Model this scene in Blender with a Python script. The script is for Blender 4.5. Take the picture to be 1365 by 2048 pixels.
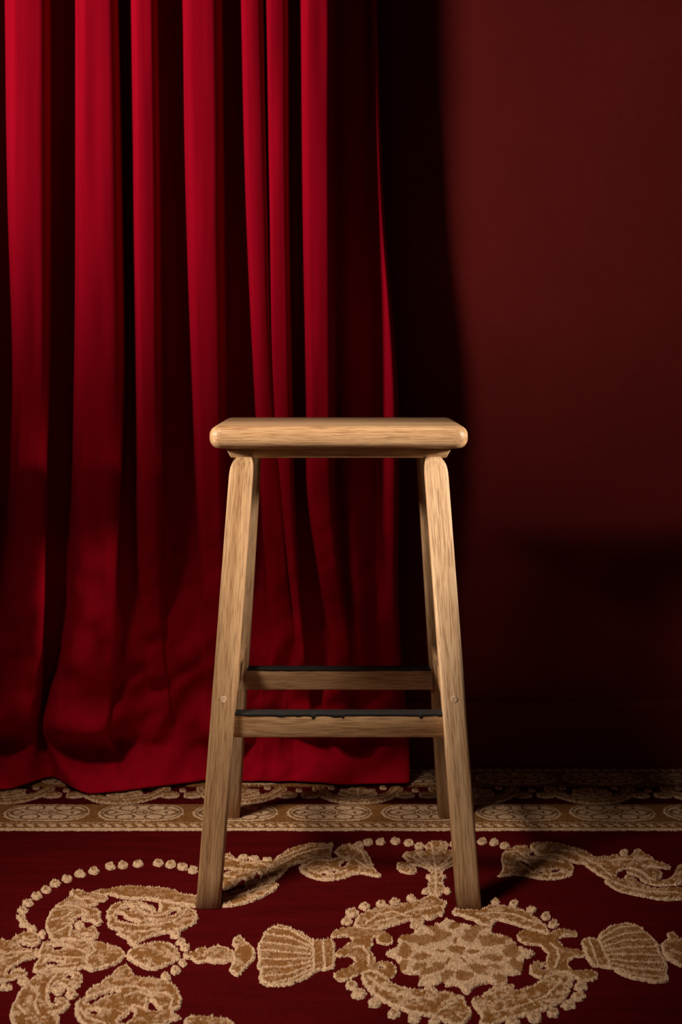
import bpy, bmesh, math, random
import numpy as np
from mathutils import Vector

random.seed(7)
RNG = np.random.default_rng(11)
for o in list(bpy.data.objects):
    bpy.data.objects.remove(o)
SC = bpy.context.scene
COL = SC.collection

# ------------------------------------------------------------------ camera
F_PX, HOR, CX, CAM_H = 2600.0, 700.0, 682.5, 0.811      # focal length, horizon row, centre column (1365x2048), eye height
cam_d = bpy.data.cameras.new('camera')
cam = bpy.data.objects.new('camera', cam_d)
COL.objects.link(cam)
cam.location = (0, 0, CAM_H)
cam.rotation_euler = (math.pi / 2, 0, 0)
cam_d.sensor_fit = 'VERTICAL'
cam_d.sensor_height = 36.0
cam_d.sensor_width = 24.0
cam_d.lens = F_PX / 2048 * 36.0
cam_d.shift_y = -(1024 - HOR) / 2048
cam_d.clip_start = 0.05
cam_d.dof.use_dof = True
cam_d.dof.focus_distance = 1.93
cam_d.dof.aperture_fstop = 7.0
SC.camera = cam

# ------------------------------------------------------------------ world, lights, exposure
world = bpy.data.worlds.new('world')
SC.world = world
world.use_nodes = True
world.node_tree.nodes['Background'].inputs[0].default_value = (0.9, 0.62, 0.5, 1)
world.node_tree.nodes['Background'].inputs[1].default_value = 0.020


def spot(name, loc, target, power, angle, blend, radius, color):
    d = bpy.data.lights.new(name, 'SPOT')
    d.energy = power
    d.spot_size = math.radians(angle)
    d.spot_blend = blend
    d.shadow_soft_size = radius
    d.color = color
    o = bpy.data.objects.new(name, d)
    COL.objects.link(o)
    o.location = loc
    o.rotation_euler = (Vector(target) - Vector(loc)).to_track_quat('-Z', 'Y').to_euler()
    return o


spot('curtain_spot', (-2.55, 0.80, 1.90), (-0.18, 2.45, 1.37), 290, 33, 1.0, 0.22, (1.0, 0.84, 0.74))
spot('stool_spot', (-1.50, 1.45, 1.14), (0.06, 1.87, 0.62), 245, 24, 1.0, 0.10, (1.0, 0.85, 0.71))
spot('stool_spot', (1.50, 1.45, 1.06), (-0.02, 1.85, 0.61), 270, 24, 1.0, 0.10, (1.0, 0.85, 0.71))
spot('rug_spot', (-1.15, 0.95, 2.35), (-0.18, 1.84, 0.05), 280, 29, 1.0, 0.30, (1.0, 0.83, 0.68))

SC.view_settings.view_transform = 'Standard'
SC.view_settings.look = 'None'
SC.view_settings.exposure = 0.0
SC.view_settings.gamma = 1.0
SC.view_settings.use_curve_mapping = False


# ------------------------------------------------------------------ helpers
def tag(o, label=None, cat=None, group=None, kind=None):
    if label: o['label'] = label
    if cat: o['category'] = cat
    if group: o['group'] = group
    if kind: o['kind'] = kind
    return o


def link(name, me, mat, parent=None):
    o = bpy.data.objects.new(name, me)
    COL.objects.link(o)
    if mat is not None and not me.materials:
        me.materials.append(mat)
    if parent is not None:
        o.parent = parent
    return o


def empty(name, loc):
    o = bpy.data.objects.new(name, None)
    COL.objects.link(o)
    o.location = loc
    o.empty_display_size = 0.05
    return o


def from_bm(name, bm, mat, parent=None, smooth=True):
    me = bpy.data.meshes.new(name)
    bm.normal_update()
    bm.to_mesh(me)
    bm.free()
    if smooth:
        me.polygons.foreach_set('use_smooth', np.ones(len(me.polygons), dtype=bool))
    return link(name, me, mat, parent)


def grid_mesh(name, V, nu, nv, mat, parent=None, closed_u=False):
    """V: (nv, nu, 3) array"""
    idx = np.arange(nv * nu).reshape(nv, nu)
    if closed_u:
        a, b = idx, np.roll(idx, -1, axis=1)
    else:
        a, b = idx[:, :-1], idx[:, 1:]
    q = np.stack([a[:-1], b[:-1], b[1:], a[1:]], -1).reshape(-1, 4)
    me = bpy.data.meshes.new(name)
    me.from_pydata(V.reshape(-1, 3).tolist(), [], q.tolist())
    me.polygons.foreach_set('use_smooth', np.ones(len(me.polygons), dtype=bool))
    me.update()
    return link(name, me, mat, parent)


def rounded_box(lo, hi, r, seg=2):
    bm = bmesh.new()
    bmesh.ops.create_cube(bm, size=1.0)
    for v in bm.verts:
        for k in range(3):
            v.co[k] = lo[k] if v.co[k] < 0 else hi[k]
    if r > 0:
        bmesh.ops.bevel(bm, geom=list(bm.edges), offset=r, segments=seg, affect='EDGES', profile=0.5)
    return bm


def floor_pt(px, py):
    """a point of the carpet plane (z = 0) as seen at a photo pixel"""
    y = CAM_H * F_PX / (py - HOR)
    return ((px - CX) * y / F_PX, y)


def hermite(xs, ys, x):
    """smooth interpolation of rows: xs ascending (n), ys (n, ...), x (m)"""
    xs = np.asarray(xs, float)
    ys = np.asarray(ys, float)
    m = np.zeros_like(ys)
    d = (ys[1:] - ys[:-1]) / (xs[1:] - xs[:-1]).reshape((-1,) + (1,) * (ys.ndim - 1))
    m[0], m[-1] = d[0], d[-1]
    w0 = (xs[2:] - xs[1:-1]).reshape((-1,) + (1,) * (ys.ndim - 1))
    w1 = (xs[1:-1] - xs[:-2]).reshape((-1,) + (1,) * (ys.ndim - 1))
    m[1:-1] = (d[:-1] * w0 + d[1:] * w1) / (w0 + w1)
    i = np.clip(np.searchsorted(xs, x) - 1, 0, len(xs) - 2)
    h = (xs[i + 1] - xs[i])
    t = (x - xs[i]) / h
    sh = (-1,) + (1,) * (ys.ndim - 1)
    t, h = t.reshape(sh), h.reshape(sh)
    return ((2 * t**3 - 3 * t**2 + 1) * ys[i] + (t**3 - 2 * t**2 + t) * h * m[i]
            + (-2 * t**3 + 3 * t**2) * ys[i + 1] + (t**3 - t**2) * h * m[i + 1])


NOISE = RNG.random((256, 256))


def vnoise(x, y, s, off=0.0):
    """value noise, 0..1, cell size s"""
    u, v = x / s + 37.1 + off, y / s + 11.7 + off * 1.7
    iu, iv = np.floor(u).astype(int), np.floor(v).astype(int)
    fu, fv = u - iu, v - iv
    fu, fv = fu * fu * (3 - 2 * fu), fv * fv * (3 - 2 * fv)
    n = lambda a, b: NOISE[a % 256, b % 256]
    return ((n(iu, iv) * (1 - fu) + n(iu + 1, iv) * fu) * (1 - fv)
            + (n(iu, iv + 1) * (1 - fu) + n(iu + 1, iv + 1) * fu) * fv)


# ------------------------------------------------------------------ materials
def new_mat(name):
    m = bpy.data.materials.new(name)
    m.use_nodes = True
    nt = m.node_tree
    return m, nt, nt.nodes['Principled BSDF']


def N(nt, kind, **kw):
    n = nt.nodes.new(kind)
    for k, v in kw.items():
        if k.startswith('i_'):
            key = k[2:]
            n.inputs[int(key) if key.isdigit() else key.replace('_', ' ').title()].default_value = v
        else:
            setattr(n, k, v)
    return n


def ramp(nt, src, stops):
    r = nt.nodes.new('ShaderNodeValToRGB')
    els = r.color_ramp.elements
    while len(els) < len(stops):
        els.new(0.5)
    for e, (p, c) in zip(els, stops):
        e.position = p
        e.color = (*c, 1)
    nt.links.new(src, r.inputs[0])
    return r


def coords(nt, scale=(1, 1, 1), kind='Object', rand=False):
    tc = nt.nodes.new('ShaderNodeTexCoord')
    mp = nt.nodes.new('ShaderNodeMapping')
    mp.inputs['Scale'].default_value = scale
    src = tc.outputs['Object'] if kind == 'grain' else tc.outputs[kind]
    if kind == 'grain':
        ga = nt.nodes.new('ShaderNodeAttribute'); ga.attribute_name = 'grain'
        src = ga.outputs['Vector']
    if rand:
        oi = nt.nodes.new('ShaderNodeObjectInfo')
        mul = nt.nodes.new('ShaderNodeVectorMath'); mul.operation = 'SCALE'
        cmb = nt.nodes.new('ShaderNodeCombineXYZ')
        for k in range(3):
            nt.links.new(oi.outputs['Random'], cmb.inputs[k])
        nt.links.new(cmb.outputs[0], mul.inputs[0])
        mul.inputs['Scale'].default_value = 7.0
        add = nt.nodes.new('ShaderNodeVectorMath'); add.operation = 'ADD'
        nt.links.new(src, add.inputs[0]); nt.links.new(mul.outputs[0], add.inputs[1])
        src = add.outputs[0]
    nt.links.new(src, mp.inputs[0])
    return mp.outputs[0]


def noise(nt, vec, scale, detail=2.0, rough=0.5, dist=0.0):
    n = nt.nodes.new('ShaderNodeTexNoise')
    n.inputs['Scale'].default_value = scale
    n.inputs['Detail'].default_value = detail
    n.inputs['Roughness'].default_value = rough
    n.inputs['Distortion'].default_value = dist
    nt.links.new(vec, n.inputs['Vector'])
    return n.outputs['Fac']


def bump(nt, b, height, dist, strength=1.0):
    n = nt.nodes.new('ShaderNodeBump')
    n.inputs['Distance'].default_value = dist
    n.inputs['Strength'].default_value = strength
    nt.links.new(height, n.inputs['Height'])
    nt.links.new(n.outputs[0], b.inputs['Normal'])
    return n


def mixc(nt, fac, a, b, mode='MIX'):
    n = nt.nodes.new('ShaderNodeMix')
    n.data_type = 'RGBA'
    n.blend_type = mode
    for s, v in ((n.inputs[0], fac), (n.inputs[6], a), (n.inputs[7], b)):
        if isinstance(v, (tuple, list)):
            s.default_value = (*v, 1)
        elif isinstance(v, (int, float)):
            s.default_value = v
        else:
            nt.links.new(v, s)
    return n.outputs[2]


def mat_wood(name, axis, light, mid, dark, rough=0.5):
    """grain runs along the given axis of the part"""
    m, nt, b = new_mat(name)
    def sc(along, across):
        s = [across] * 3
        s[axis] = along
        return tuple(s)
    broad = noise(nt, coords(nt, sc(1.2, 14), 'grain', rand=True), 1.0, 3, 0.55, 0.6)
    rings = noise(nt, coords(nt, sc(3.0, 110), 'grain', rand=True), 1.0, 2, 0.5, 0.3)
    pores = noise(nt, coords(nt, sc(26, 640), 'grain', rand=True), 1.0, 2, 0.6)
    c = ramp(nt, broad, [(0.28, dark), (0.48, mid), (0.68, light)]).outputs[0]
    r2 = ramp(nt, rings, [(0.34, (0.70, 0.62, 0.55)), (0.60, (1.0, 1.0, 1.0))]).outputs[0]
    c = mixc(nt, 0.75, c, r2, 'MULTIPLY')
    r3 = ramp(nt, pores, [(0.38, (0.46, 0.37, 0.30)), (0.53, (1.0, 1.0, 1.0))]).outputs[0]
    c = mixc(nt, 0.70, c, r3, 'MULTIPLY')
    nt.links.new(c, b.inputs['Base Color'])
    b.inputs['Roughness'].default_value = rough
    b.inputs['Specular IOR Level'].default_value = 0.3
    bump(nt, b, pores, 0.0006, 0.35)
    return m


W_LIGHT, W_MID, W_DARK = (0.68, 0.465, 0.275), (0.55, 0.355, 0.190), (0.40, 0.240, 0.115)
M_WOOD_X = mat_wood('oiled_wood_grain_across', 0, W_LIGHT, W_MID, W_DARK, 0.42)
M_WOOD_Y = mat_wood('oiled_wood_grain_deep', 1, W_LIGHT, W_MID, W_DARK, 0.5)
M_WOOD_Z = mat_wood('oiled_wood_grain_upright', 2, W_LIGHT, W_MID, W_DARK, 0.5)
M_DOWEL = mat_wood('end_grain_dowel', 1, (0.88, 0.68, 0.50), (0.82, 0.62, 0.44), (0.74, 0.54, 0.38), 0.6)

M_GRIP, nt, b = new_mat('black_rubber')
n_ = noise(nt, coords(nt), 1400, 2, 0.6)
c_ = ramp(nt, n_, [(0.35, (0.003, 0.003, 0.003)), (0.7, (0.014, 0.0135, 0.0135))]).outputs[0]
nt.links.new(c_, b.inputs['Base Color'])
b.inputs['Roughness'].default_value = 0.75
bump(nt, b, n_, 0.0008, 0.6)

M_CURTAIN, nt, b = new_mat('crimson_velvet')
n1 = noise(nt, coords(nt, (30, 30, 1.3)), 1.0, 4, 0.6, 0.8)
n2 = noise(nt, coords(nt, (1, 1, 0.5)), 900, 1, 0.5)
c1 = ramp(nt, n1, [(0.3, (0.40, 0.0015, 0.016)), (0.7, (0.54, 0.003, 0.024))]).outputs[0]
nt.links.new(c1, b.inputs['Base Color'])
b.inputs['Roughness'].default_value = 0.95
b.inputs['Specular IOR Level'].default_value = 0.05
b.inputs['Sheen Weight'].default_value = 0.12
b.inputs['Sheen Roughness'].default_value = 0.4
b.inputs['Sheen Tint'].default_value = (1.0, 0.02, 0.10, 1)
bump(nt, b, n2, 0.0004, 0.3)

M_WALL, nt, b = new_mat('oxblood_woven_wall')
w1 = noise(nt, coords(nt, (1, 1, 6)), 260, 3, 0.7)
w2 = noise(nt, coords(nt, (5, 1, 1)), 300, 3, 0.7)
w3 = noise(nt, coords(nt), 3.0, 4, 0.6)
cw = ramp(nt, w3, [(0.3, (0.20, 0.016, 0.015)), (0.7, (0.245, 0.021, 0.019))]).outputs[0]
mw = N(nt, 'ShaderNodeMath', operation='MULTIPLY')
nt.links.new(w1, mw.inputs[0]); nt.links.new(w2, mw.inputs[1])
cw2 = ramp(nt, mw.outputs[0], [(0.12, (0.72, 0.72, 0.72)), (0.40, (1.15, 1.15, 1.15))]).outputs[0]
nt.links.new(mixc(nt, 1.0, cw, cw2, 'MULTIPLY'), b.inputs['Base Color'])
b.inputs['Roughness'].default_value = 0.85
b.inputs['Specular IOR Level'].default_value = 0.15
bump(nt, b, mw.outputs[0], 0.0008, 0.5)

M_BASEBOARD, nt, b = new_mat('oxblood_paint')
b.inputs['Base Color'].default_value = (0.19, 0.017, 0.016, 1)
b.inputs['Roughness'].default_value = 0.6
b.inputs['Specular IOR Level'].default_value = 0.25
bump(nt, b, noise(nt, coords(nt), 260, 3, 0.6), 0.0004, 0.3)

M_FLOOR, nt, b = new_mat('dark_stage_floor')
b.inputs['Base Color'].default_value = (0.02, 0.012, 0.01, 1)
b.inputs['Roughness'].default_value = 0.8

M_FIELD, nt, b = new_mat('burgundy_cut_pile')
f1 = noise(nt, coords(nt, (6, 45, 1)), 1.0, 4, 0.65)
f2 = noise(nt, coords(nt, (1, 1.6, 1)), 420, 2, 0.6)
f3 = noise(nt, coords(nt), 1500, 1, 0.5)
cf = ramp(nt, f1, [(0.3, (0.085, 0.0024, 0.0040)), (0.7, (0.130, 0.0040, 0.0058))]).outputs[0]
cf2 = ramp(nt, f2, [(0.3, (0.62, 0.62, 0.62)), (0.7, (1.2, 1.2, 1.2))]).outputs[0]
nt.links.new(mixc(nt, 1.0, cf, cf2, 'MULTIPLY'), b.inputs['Base Color'])
b.inputs['Roughness'].default_value = 1.0
b.inputs['Specular IOR Level'].default_value = 0.03
ad = N(nt, 'ShaderNodeMath', operation='ADD')
nt.links.new(f2, ad.inputs[0]); nt.links.new(f3, ad.inputs[1])
bump(nt, b, ad.outputs[0], 0.003, 0.6)

M_PILE, nt, b = new_mat('yarn_dyed_pile')
at = N(nt, 'ShaderNodeAttribute', attribute_name='yarn')
p1 = noise(nt, coords(nt), 380, 2, 0.6)
p2 = noise(nt, coords(nt), 1300, 2, 0.6)
cp = ramp(nt, p1, [(0.30, (0.62, 0.58, 0.52)), (0.62, (1.08, 1.06, 1.04))]).outputs[0]
nt.links.new(mixc(nt, 1.0, at.outputs['Color'], cp, 'MULTIPLY'), b.inputs['Base Color'])
b.inputs['Roughness'].default_value = 1.0
b.inputs['Specular IOR Level'].default_value = 0.03
ad = N(nt, 'ShaderNodeMath', operation='ADD')
nt.links.new(p1, ad.inputs[0]); nt.links.new(p2, ad.inputs[1])
bump(nt, b, ad.outputs[0], 0.002, 0.6)

# ------------------------------------------------------------------ the room
WALL_Y = 2.525
bm = rounded_box((-2.6, WALL_Y, -0.02), (2.6, WALL_Y + 0.10, 2.9), 0)
tag(from_bm('wall_back', bm, M_WALL, smooth=False), kind='structure')
bm = rounded_box((-2.6, -0.6, -0.06), (2.6, WALL_Y + 0.10, -0.0125), 0)
tag(from_bm('floor', bm, M_FLOOR, smooth=False), kind='structure')
bm = bmesh.new()
prof = [(0, -0.0125), (-0.012, -0.0125), (-0.012, 0.122), (-0.0105, 0.1275), (-0.006, 0.131), (0, 0.132)]
rows = []
for x in (-2.6, 2.6):
    rows.append([bm.verts.new((x, WALL_Y + p[0], p[1])) for p in prof])
for i in range(len(prof) - 1):
    bm.faces.new((rows[0][i], rows[0][i + 1], rows[1][i + 1], rows[1][i]))
bm.faces.new(rows[0]); bm.faces.new(rows[1][::-1])
bmesh.ops.recalc_face_normals(bm, faces=bm.faces)
tag(from_bm('baseboard_back', bm, M_BASEBOARD, smooth=False), kind='structure')

# ------------------------------------------------------------------ curtain
# every level is a list of fold corners (photo column, distance); the number of corners is the same at all levels
B0, F0 = 2.485, 2.375


def fold(lb, lf, rf, rb, f, bk, bk2=None):
    return [(lb, bk), (lf, f), ((lf + rf) / 2, f - 0.004), (rf, f), (rb, bk2 or bk)]


def level(py, A, f, bk, tail):
    """A: list of (lf, rf) of the folds; recess corners are derived"""
    pts = [(-420, bk), (-400, f), (-360, f - .004), (-330, f), (-322, bk), (-285, bk), (-278, f), (-235, f - .004), (-200, f), (-190, bk)]
    pts += [(-150, bk), (-143, f), (-95, f - .004), (-52, f), (-45, bk)]
    for a in A:
        lf, rf = a[0], a[1]
        ff = a[2] if len(a) > 2 else f
        bl = a[3] if len(a) > 3 else bk
        br = a[4] if len(a) > 4 else bk
        dl = min(4, (rf - lf) * .08)
        pts += [(lf - dl, bl), (lf, ff), ((lf + rf) / 2, ff - 0.004), (rf, ff), (rf + dl, br)]
    return py, pts + tail


LEVELS = [
    level(-800, [(8, 92), (150, 222), (250, 300), (352, 428), (468, 508, 2.385, 2.485, 2.42), (517, 556, 2.385, 2.42), (588, 655)],
          F0, B0, [(672, 2.47), (715, 2.475), (722, 2.49), (728, 2.452), (733, 2.44), (736, 2.45), (734, 2.48)]),
    level(0, [(12, 97), (153, 234), (263, 312), (367, 441), (483, 524, 2.385, 2.485, 2.42), (534, 574, 2.385, 2.42), (603, 666)],
          F0, B0, [(690, 2.47), (732, 2.475), (740, 2.49), (745, 2.45), (750, 2.435), (753, 2.45), (751, 2.48)]),
    level(400, [(18, 98), (153, 242), (268, 317), (374, 445), (493, 533, 2.385, 2.485, 2.42), (540, 576, 2.385, 2.42), (607, 666)],
          F0, B0, [(690, 2.465), (735, 2.475), (744, 2.485), (754, 2.45), (762, 2.432), (767, 2.45), (766, 2.48)]),
    level(800, [(28, 95), (150, 245), (274, 320), (388, 448), (512, 546, 2.385, 2.48, 2.40), (549, 583, 2.385, 2.40), (614, 667)],
          F0 + .005, B0, [(692, 2.445), (742, 2.465), (757, 2.475), (772, 2.44), (788, 2.425), (796, 2.445), (795, 2.48)]),
    level(1000, [(20, 90), (146, 238), (276, 322, 2.395), (397, 449), (524, 562, 2.39, 2.475, 2.40), (566, 588, 2.385, 2.40), (618, 668)],
          F0 + .005, B0 - .01, [(700, 2.415), (742, 2.455), (756, 2.470), (770, 2.44), (788, 2.43), (798, 2.445), (796, 2.485)]),
    level(1150, [(8, 88), (138, 230), (280, 322, 2.41), (404, 450), (534, 572, 2.40, 2.47, 2.41), (580, 597, 2.385, 2.41), (640, 680, 2.39)],
          F0 + .01, B0 - .025, [(712, 2.41), (742, 2.445), (756, 2.46), (768, 2.445), (786, 2.435), (797, 2.45), (795, 2.485)]),
    level(1300, [(-6, 84, 2.40, 2.46, 2.475), (126, 226, 2.395, 2.475, 2.43), (292, 326, 2.42, 2.43, 2.43), (410, 452, 2.41, 2.43, 2.44), (545, 585, 2.42, 2.45, 2.42), (594, 612, 2.395, 2.42, 2.46), (662, 700, 2.405, 2.46, 2.43)],
          F0 + .015, B0 - .035, [(722, 2.42), (746, 2.445), (757, 2.455), (770, 2.45), (788, 2.44), (801, 2.45), (800, 2.485)]),
    level(1420, [(-10, 78, 2.430, 2.45, 2.475), (98, 222, 2.420, 2.480, 2.455), (300, 340, 2.445, 2.455, 2.455), (415, 456, 2.445, 2.455, 2.455), (520, 566, 2.455, 2.46, 2.45), (582, 622, 2.445, 2.45, 2.47), (648, 700, 2.43, 2.465, 2.46)],
          F0 + .03, B0 - .04, [(726, 2.455), (750, 2.462), (762, 2.465), (776, 2.46), (794, 2.455), (812, 2.46), (811, 2.485)]),
    level(1500, [(-10, 70, 2.445, 2.45, 2.475), (92, 222, 2.415, 2.475, 2.45), (304, 346, 2.45, 2.45, 2.45), (416, 456, 2.45, 2.45, 2.455), (520, 562, 2.45, 2.465, 2.455), (590, 630, 2.455, 2.46, 2.46), (660, 704, 2.475, 2.47, 2.47)],
          F0 + .03, B0 - .045, [(728, 2.475), (754, 2.46), (766, 2.455), (780, 2.45), (800, 2.445), (818, 2.45), (818, 2.475)]),
]
Z_OF = lambda py, y: CAM_H - (py - HOR) * y / F_PX
HEM = [(-420, 1575), (-400, 1585), (-360, 1586), (-330, 1584), (-322, 1566), (-285, 1566), (-278, 1584), (-235, 1586), (-200, 1584), (-190, 1568),
       (-150, 1568), (-143, 1586), (-95, 1588), (-52, 1586), (-45, 1572),
       (-25, 1576), (-8, 1588), (24, 1586), (56, 1577), (96, 1563),
       (112, 1563), (163, 1597), (200, 1595), (240, 1592), (262, 1589),
       (288, 1586), (308, 1583), (328, 1580), (350, 1577), (372, 1574),
       (394, 1571), (414, 1570), (434, 1570), (456, 1571), (478, 1572),
       (500, 1572), (520, 1571), (540, 1571), (560, 1572), (578, 1572),
       (590, 1572), (604, 1572), (618, 1572), (632, 1573), (650, 1574),
       (664, 1576), (682, 1578), (698, 1578), (712, 1578), (724, 1577),
       (738, 1577), (757, 1577), (770, 1577), (786, 1576), (806, 1575), (820, 1574), (820, 1568)]
zs, rows = [], []
for py, pts in LEVELS[::-1]:
    zs.append(Z_OF(py, 2.42))
    rows.append([((p[0] - CX) * p[1] / F_PX, p[1]) for p in pts])
zs = [0.008] + zs
rows = [[floor_pt(*p) for p in HEM]] + rows
assert len({len(r) for r in rows}) == 1
rows = np.array(rows)                                            # (levels, corners, 2)
zz = np.concatenate([np.linspace(0.008, 0.22, 70), np.linspace(0.223, 1.0, 120), np.linspace(1.008, zs[-1], 90)])
R = hermite(zs, rows, zz)                                        # (rows, corners, 2)
P = [R[:, :1]]
for i in range(R.shape[1] - 1):                                  # guard points near each corner keep the folds crisp
    a, c = R[:, i:i + 1], R[:, i + 1:i + 2]
    P += [a + (c - a) * .22, a + (c - a) * .78]
P.append(R[:, -1:])
P = np.concatenate(P, 1)
for _ in range(3):
    a, c = P[:, :-1], P[:, 1:]
    Q = np.stack([a * .75 + c * .25, a * .25 + c * .75], 2).reshape(P.shape[0], -1, 2)
    P = np.concatenate([P[:, :1], Q, P[:, -1:]], 1)
nv, nu = P.shape[:2]
X, Y = P[..., 0], P[..., 1]
Z = np.repeat(zz[:, None], nu, 1)
wr = np.clip((0.75 - Z) / 0.6, 0, 1)                             # slack wrinkles towards the hem
Y = Y + wr * 0.020 * (vnoise(X + .35 * Z, Z * .6, 0.055, 3.3) - .5) * np.clip(Z / 0.04, 0.25, 1)
Y = Y + wr * 0.012 * (vnoise(X - .5 * Z, Z, 0.03, 9.1) - .5)
Y = Y + 0.0030 * (vnoise(X, Z * .10, 0.018, 5.0) - .5)           # long soft creases
# the cloth breaks on the carpet: belly, hollow below it, then the hem flares out
bn = vnoise(X, X * 0, 0.075, 7.7)
bz = 0.030 * (vnoise(X, X * 0, 0.10, 2.7) - .5)
Y = Y + np.exp(-((Z - 0.062 - bz) / 0.022) ** 2) * 0.042 * np.clip(bn * 1.5 - .25, 0, 1)
Y = Y - np.exp(-((Z - 0.120 - bz) / 0.030) ** 2) * 0.034 * np.clip(bn * 1.5 - .25, 0, 1)
Y = np.minimum(Y, WALL_Y - 0.018)
cur = grid_mesh('velvet_curtain', np.stack([X, Y, Z], -1), nu, nv, M_CURTAIN)
md = cur.modifiers.new('cloth_thickness', 'SOLIDIFY')
md.thickness = 0.0025
md.offset = 0.0
tag(cur, 'floor-length crimson velvet curtain hanging in deep folds against the dark red wall', 'curtain')

# ------------------------------------------------------------------ rug
CREAM = np.array((0.90, 0.65, 0.44))
GOLD = np.array((0.38, 0.175, 0.055))
BROWN = np.array((0.20, 0.105, 0.042))
WINE = np.array((0.13, 0.004, 0.006))

rug = empty('rug', (0, 1.7, -0.0125))
tag(rug, 'burgundy and gold carved pile carpet with scrolling leaf medallion under the stool', 'rug')
RX, RY, RZ = rug.location
bm = rounded_box((-1.5, 0.75 - RY, 0.0), (1.5, WALL_Y - 0.0125 - RY, 0.0125), 0.002, 1)
from_bm('pile_field', bm, M_FIELD, rug, smooth=False)

PANELS = {'A': (0, 1640, 480 / 1365), 'B': (420, 1640, 480 / 1365), 'C': (885, 1640, 480 / 1365),
          '1': (0, 1760, 250 / 1365), '2': (220, 1760, 250 / 1365), '3': (660, 1790, 250 / 1365),
          '4': (900, 1790, 250 / 1365), '5': (430, 1680, 250 / 1365), '6': (1150, 1680, 215 / 1365), 'P': (0, 0, 1.0)}
PILE = 0.0045


def tr(panel, pts):
    x0, y0, s = PANELS[panel]
    return np.array([floor_pt(x0 + x * s, y0 + y * s) for x, y in pts])


def chaikin(p, n=2):
    for _ in range(n):
        q = np.roll(p, -1, 0)
        p = np.stack([p * .75 + q * .25, p * .25 + q * .75], 1).reshape(-1, 2)
    return p


def seg_dist(gx, gy, poly, closed=True):
    d = np.full(gx.shape, 1e9)
    q = np.roll(poly, -1, 0) if closed else poly[1:]
    p = poly if closed else poly[:-1]
    for (ax, ay), (bx, by) in zip(p, q):
        ux, uy = bx - ax, by - ay
        L = ux * ux + uy * uy + 1e-12
        t = np.clip(((gx - ax) * ux + (gy - ay) * uy) / L, 0, 1)
        d = np.minimum(d, (gx - ax - t * ux) ** 2 + (gy - ay - t * uy) ** 2)
    return np.sqrt(d)


def inside(gx, gy, poly):
    r = np.zeros(gx.shape, bool)
    for (ax, ay), (bx, by) in zip(poly, np.roll(poly, -1, 0)):
        if ay == by:
            continue
        c = ((ay > gy) != (by > gy)) & (gx < (bx - ax) * (gy - ay) / (by - ay) + ax)
        r ^= c
    return r


def sdf(gx, gy, poly):
    d = seg_dist(gx, gy, poly)
    return np.where(inside(gx, gy, poly), d, -d)


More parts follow.
